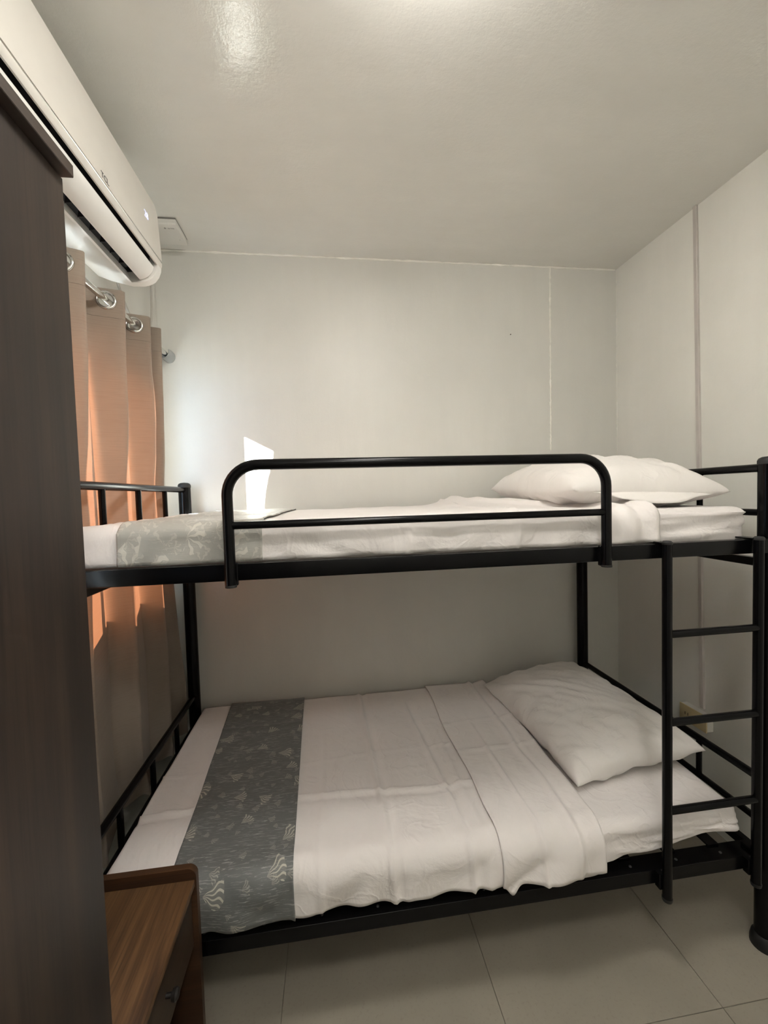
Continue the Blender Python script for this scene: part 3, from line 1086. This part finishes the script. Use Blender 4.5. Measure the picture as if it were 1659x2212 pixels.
part('wall_plate', lathe_mesh([(0.022, YB), (0.022, YB - 0.003), (0.019, YB - 0.005)], (-0.052, 0, 2.090), 24, 'Y'), 'bracket', rod)

# ------------------------------------------------------------------ air conditioner
AY0, AY1 = -1.255, -0.440
ac = thing('air_conditioner', (XL, (AY0 + AY1) / 2, 2.17), 'long white split air conditioner high on the left wall', 'air conditioner')
outline = [(-0.10, 2.455), (0.078, 2.455), (0.092, 2.447), (0.099, 2.415), (0.105, 2.30), (0.1065, 2.25), (0.104, 2.224), (0.097, 2.205), (0.084, 2.188), (0.068, 2.179), (0.050, 2.174), (0.013, 2.1725), (-0.06, 2.190), (-0.10, 2.205)]
for (a, b) in ((AY1 - 0.030, AY1), (AY0, AY0 + 0.030)):
    me = extrude_y([(x - 0.001, z) for x, z in outline], a, b)
    part('end_cap', me, 'ac_under_lit', ac)
part('body', extrude_y([(-0.10, 2.452), (0.076, 2.452), (0.078, 2.262), (0.010, 2.262), (0.006, 2.205), (0.018, 2.1735), (0.012, 2.1715), (-0.06, 2.189), (-0.10, 2.204)], AY0 + 0.03, AY1 - 0.03), 'ac_under_lit', ac)
part('outlet_cavity', extrude_y([(0.080, 2.262), (0.0065, 2.262), (0.0065, 2.207), (0.035, 2.212), (0.0785, 2.238)], AY0 + 0.03, AY1 - 0.03, 10), 'ac_dark', ac)
front = [(0.074, 2.456), (0.080, 2.458), (0.0935, 2.449), (0.1005, 2.415), (0.1065, 2.30), (0.1082, 2.25), (0.1072, 2.240), (0.103, 2.234), (0.0975, 2.236), (0.096, 2.250), (0.092, 2.30), (0.086, 2.41), (0.076, 2.445)]
fp = part('front_panel', extrude_y(front, AY0 + 0.004, AY1 - 0.002, 35), 'ac_white', ac)
part('trim_strip', extrude_y([(0.1082, 2.2575), (0.1092, 2.2565), (0.1090, 2.2530), (0.1078, 2.2525)], AY0 + 0.006, AY1 - 0.004), 'chrome', fp, 'thin silvery line along the panel edge')
# ribbed louvre
arc_p = [(0.0925, 2.224), (0.0885, 2.210), (0.080, 2.198), (0.069, 2.1885), (0.056, 2.1825), (0.046, 2.1805)]
rib = []
pts_ = catmull(arc_p, 6)
for i, (x, z) in enumerate(pts_):
    d = 0.0005 if i % 2 else 0.0
    rib.append((x - d, z + d))
inner = [(0.047, 2.186), (0.057, 2.1885), (0.067, 2.1945), (0.0765, 2.204), (0.083, 2.215), (0.086, 2.227)]
part('louvre', extrude_y(rib + inner, AY0 + 0.032, AY1 - 0.034, 60), 'ac_under_lit', ac)
vane = None
for k in range(13):
    y = AY1 - 0.07 - 0.054 * k
    me = None
    if vane is None:
        vane = link('vane', extrude_y([(0.044, 2.188), (0.075, 2.200), (0.080, 2.23), (0.030, 2.222), (0.022, 2.186)], -0.001, 0.001), 'ac_vane', ac)
        vane.location = (0, y, 0)
    else:
        share(vane, 'vane', ac, (0, y - vane.location.y, 0))
def on_panel(body, size, y, x, z, mat, name, lean):
    me = text_mesh(body, size)
    # glyph x -> +y, glyph y -> up the panel, facing +x
    mtx = Matrix(((0, -lean, 1, x), (1, 0, 0, y), (0, 1, lean, z), (0, 0, 0, 1)))
    me.transform(mtx)
    return part(name, me, mat, fp)
on_panel('TCL', 0.021, -0.808, 0.1082, 2.270, 'print', 'brand_lettering', 0.04)
on_panel('28', 0.030, -0.545, 0.1040, 2.350, 'led', 'display_digits', 0.055)

# ------------------------------------------------------------------ router on the ceiling and its cable
rt = thing('wifi_router', (0.0, -0.105, H), 'flat white square box fixed to the ceiling corner behind the air conditioner', 'router')
part('housing', box_mesh(-0.075, 0.076, -0.180, -0.035, H - 0.027, H - 0.0045, 0.005, 3), 'white_plastic', rt)
part('painted_shadow_gap', box_mesh(-0.0735, 0.0745, -0.1785, -0.0365, H - 0.006, H, 0.0), 'print', rt)  # dark slab standing in for the shadow line between box and ceiling
me = text_mesh('tp-link', 0.010, 0.0002)
me.transform(Matrix(((1, 0, 0, 0.047), (0, -1, 0, -0.152), (0, 0, -1, H - 0.0272), (0, 0, 0, 1))))
part('logo_lettering', me, 'print', rt)
me = torus(0.0032, 0.0009, 16, 6)
me.transform(Matrix.Translation((0.024, -0.152, H - 0.0272)) @ Matrix.Rotation(math.pi / 2, 4, 'X'))
part('logo_ring', me, 'print', rt)
part('indicator', lathe_mesh([(0.0012, 0.001), (0.0012, -0.0006)], (0.056, -0.075, H - 0.0268), 10), 'nail', rt)
cab = link('cable', tube_mesh(catmull([(-0.060, -0.42, 2.235), (-0.060, -0.36, 2.165), (-0.060, -0.30, 2.115), (-0.058, -0.24, 2.092), (-0.055, -0.185, 2.105), (-0.050, -0.150, 2.165), (-0.048, -0.138, 2.25), (-0.047, -0.135, 2.40), (-0.047, -0.130, 2.555)], 6), 0.0045, 10), 'cable')
tag(cab, 'white cable looping down beside the air conditioner to the ceiling box', 'cable')

# ------------------------------------------------------------------ wardrobe
WX, WYF, WYN, WH = 0.2925, -1.330, -2.130, 1.900
wd = thing('wardrobe', (0.1, (WYF + WYN) / 2, 0), 'tall dark walnut wardrobe at the left edge beside the nightstand', 'wardrobe')
part('side_panel', box_mesh(XL + 0.004, WX - 0.018, WYF - 0.016, WYF, 0, WH, 0.001, 1), 'walnut', wd)
part('side_panel', box_mesh(XL + 0.004, WX - 0.018, WYN, WYN + 0.016, 0, WH, 0.001, 1), 'walnut', wd)
part('back_panel', box_mesh(XL + 0.002, XL + 0.008, WYN + 0.016, WYF - 0.016, 0.02, WH - 0.01), 'walnut', wd)
ym = (WYF + WYN) / 2
for (a, b) in ((WYN + 0.001, ym - 0.001), (ym + 0.001, WYF)):
    d = part('door', box_mesh(WX - 0.0175, WX, a, b, 0.07, WH - 0.002, 0.0012, 1), 'walnut', wd)
    hy = ym + (-0.03 if b < ym + 0.01 and a < ym - 0.1 else 0.03)
    part('handle', tube_mesh(catmull([(WX, hy, 0.95), (WX + 0.022, hy, 0.955), (WX + 0.024, hy, 1.0), (WX + 0.022, hy, 1.045), (WX, hy, 1.05)], 4), 0.004, 10), 'bracket', d)
part('plinth', box_mesh(XL + 0.02, WX - 0.03, WYN + 0.016, WYF - 0.016, 0, 0.068), 'walnut', wd)
part('top_panel', box_mesh(XL + 0.002, WX + 0.0145, WYN - 0.006, WYF + 0.001, WH, WH + 0.018, 0.001, 1), 'walnut_y', wd)

# ------------------------------------------------------------------ nightstand
NX0, NX1, NY0, NY1, NZT = -0.012, 0.302, -1.318, -0.950, 0.500
ns_ = thing('nightstand', (0.1, (NY0 + NY1) / 2, 0), 'small brown wood nightstand with raised side panels in front of the bunk', 'nightstand')
def side_panel(y0, y1):
    R = 0.022
    zt = NZT + 0.029
    prof = [(NX0, 0.0), (NX1, 0.0)]
    for k in range(9):
        a = (math.pi / 2) * k / 8
        prof.append((NX1 - R + R * math.cos(a), zt - R + R * math.sin(a)))
    prof.append((NX0, zt))
    return extrude_y(prof, y0, y1, 30)
part('side_panel', side_panel(NY1 - 0.0165, NY1), 'oak_x_shaded', ns_)
part('side_panel', side_panel(NY0, NY0 + 0.0165), 'oak_x_shaded', ns_)
part('top', box_mesh(NX0, NX1 - 0.004, NY0 + 0.0165, NY1 - 0.0165, NZT - 0.016, NZT, 0.0008, 1), 'oak_y', ns_)
dr = part('drawer', box_mesh(NX1 - 0.028, NX1 - 0.012, NY0 + 0.019, NY1 - 0.019, 0.335, NZT - 0.020, 0.001, 1), 'oak_z_shaded', ns_)
part('knob', lathe_mesh([(0.005, 0.0), (0.005, 0.010), (0.011, 0.013), (0.012, 0.020), (0.009, 0.024), (0.001, 0.025)], (NX1 - 0.012, (NY0 + NY1) / 2, 0.412), 18, 'X'), 'knob', dr)
part('drawer_shelf', box_mesh(NX0, NX1 - 0.030, NY0 + 0.0165, NY1 - 0.0165, 0.318, 0.333), 'oak_z_shaded', ns_)
part('bottom_shelf', box_mesh(NX0, NX1 - 0.012, NY0 + 0.0165, NY1 - 0.0165, 0.060, 0.075), 'oak_z_shaded', ns_)
part('back_panel', box_mesh(NX0, NX0 + 0.006, NY0 + 0.0165, NY1 - 0.0165, 0.075, NZT - 0.016), 'oak_z_shaded', ns_)

# ------------------------------------------------------------------ cable channel and socket on the right wall
def slant_box(p0, p1, w, d):
    a, b = Vector(p0), Vector(p1)
    vs = []
    for q in (a, b):
        for (dy, dx) in ((-w / 2, 0), (w / 2, 0), (w / 2, -d * 0.8), (w / 2 * 0.8, -d), (-w / 2 * 0.8, -d), (-w / 2, -d * 0.8)):
            vs.append((q.x + dx, q.y + dy, q.z))
    fs = [tuple(range(6)), tuple(range(6, 12))[::-1]] + [(i, (i + 1) % 6, 6 + (i + 1) % 6, 6 + i) for i in range(6)]
    return fix(mesh_of(vs, fs))
cc = link('cable_channel', slant_box((XR, -0.430, H), (XR, -0.472, 0.492), 0.017, 0.010), 'conduit')
tag(cc, 'narrow pale cable channel running down the right wall', 'cable channel')
OY0, OY1, OZ0, OZ1 = -0.520, -0.388, 0.412, 0.482
ou = thing('wall_outlet', (XR, (OY0 + OY1) / 2, OZ0), 'yellowed wall socket box low on the right wall behind the ladder', 'outlet')
part('box', box_mesh(XR - 0.030, XR, OY0 + 0.002, OY1 - 0.002, OZ0 + 0.002, OZ1 - 0.002, 0.002, 1), 'white_plastic', ou)
pl = part('cover_plate', box_mesh(XR - 0.036, XR - 0.030, OY0, OY1, OZ0, OZ1, 0.002, 2), 'yellowed', ou, 'yellowed cover plate')
for y in (-0.485, -0.425):
    for dy in (-0.007, 0.007):
        part('slot', box_mesh(XR - 0.0366, XR - 0.0352, y + dy - 0.0014, y + dy + 0.0014, 0.441, 0.453), 'nail', pl)
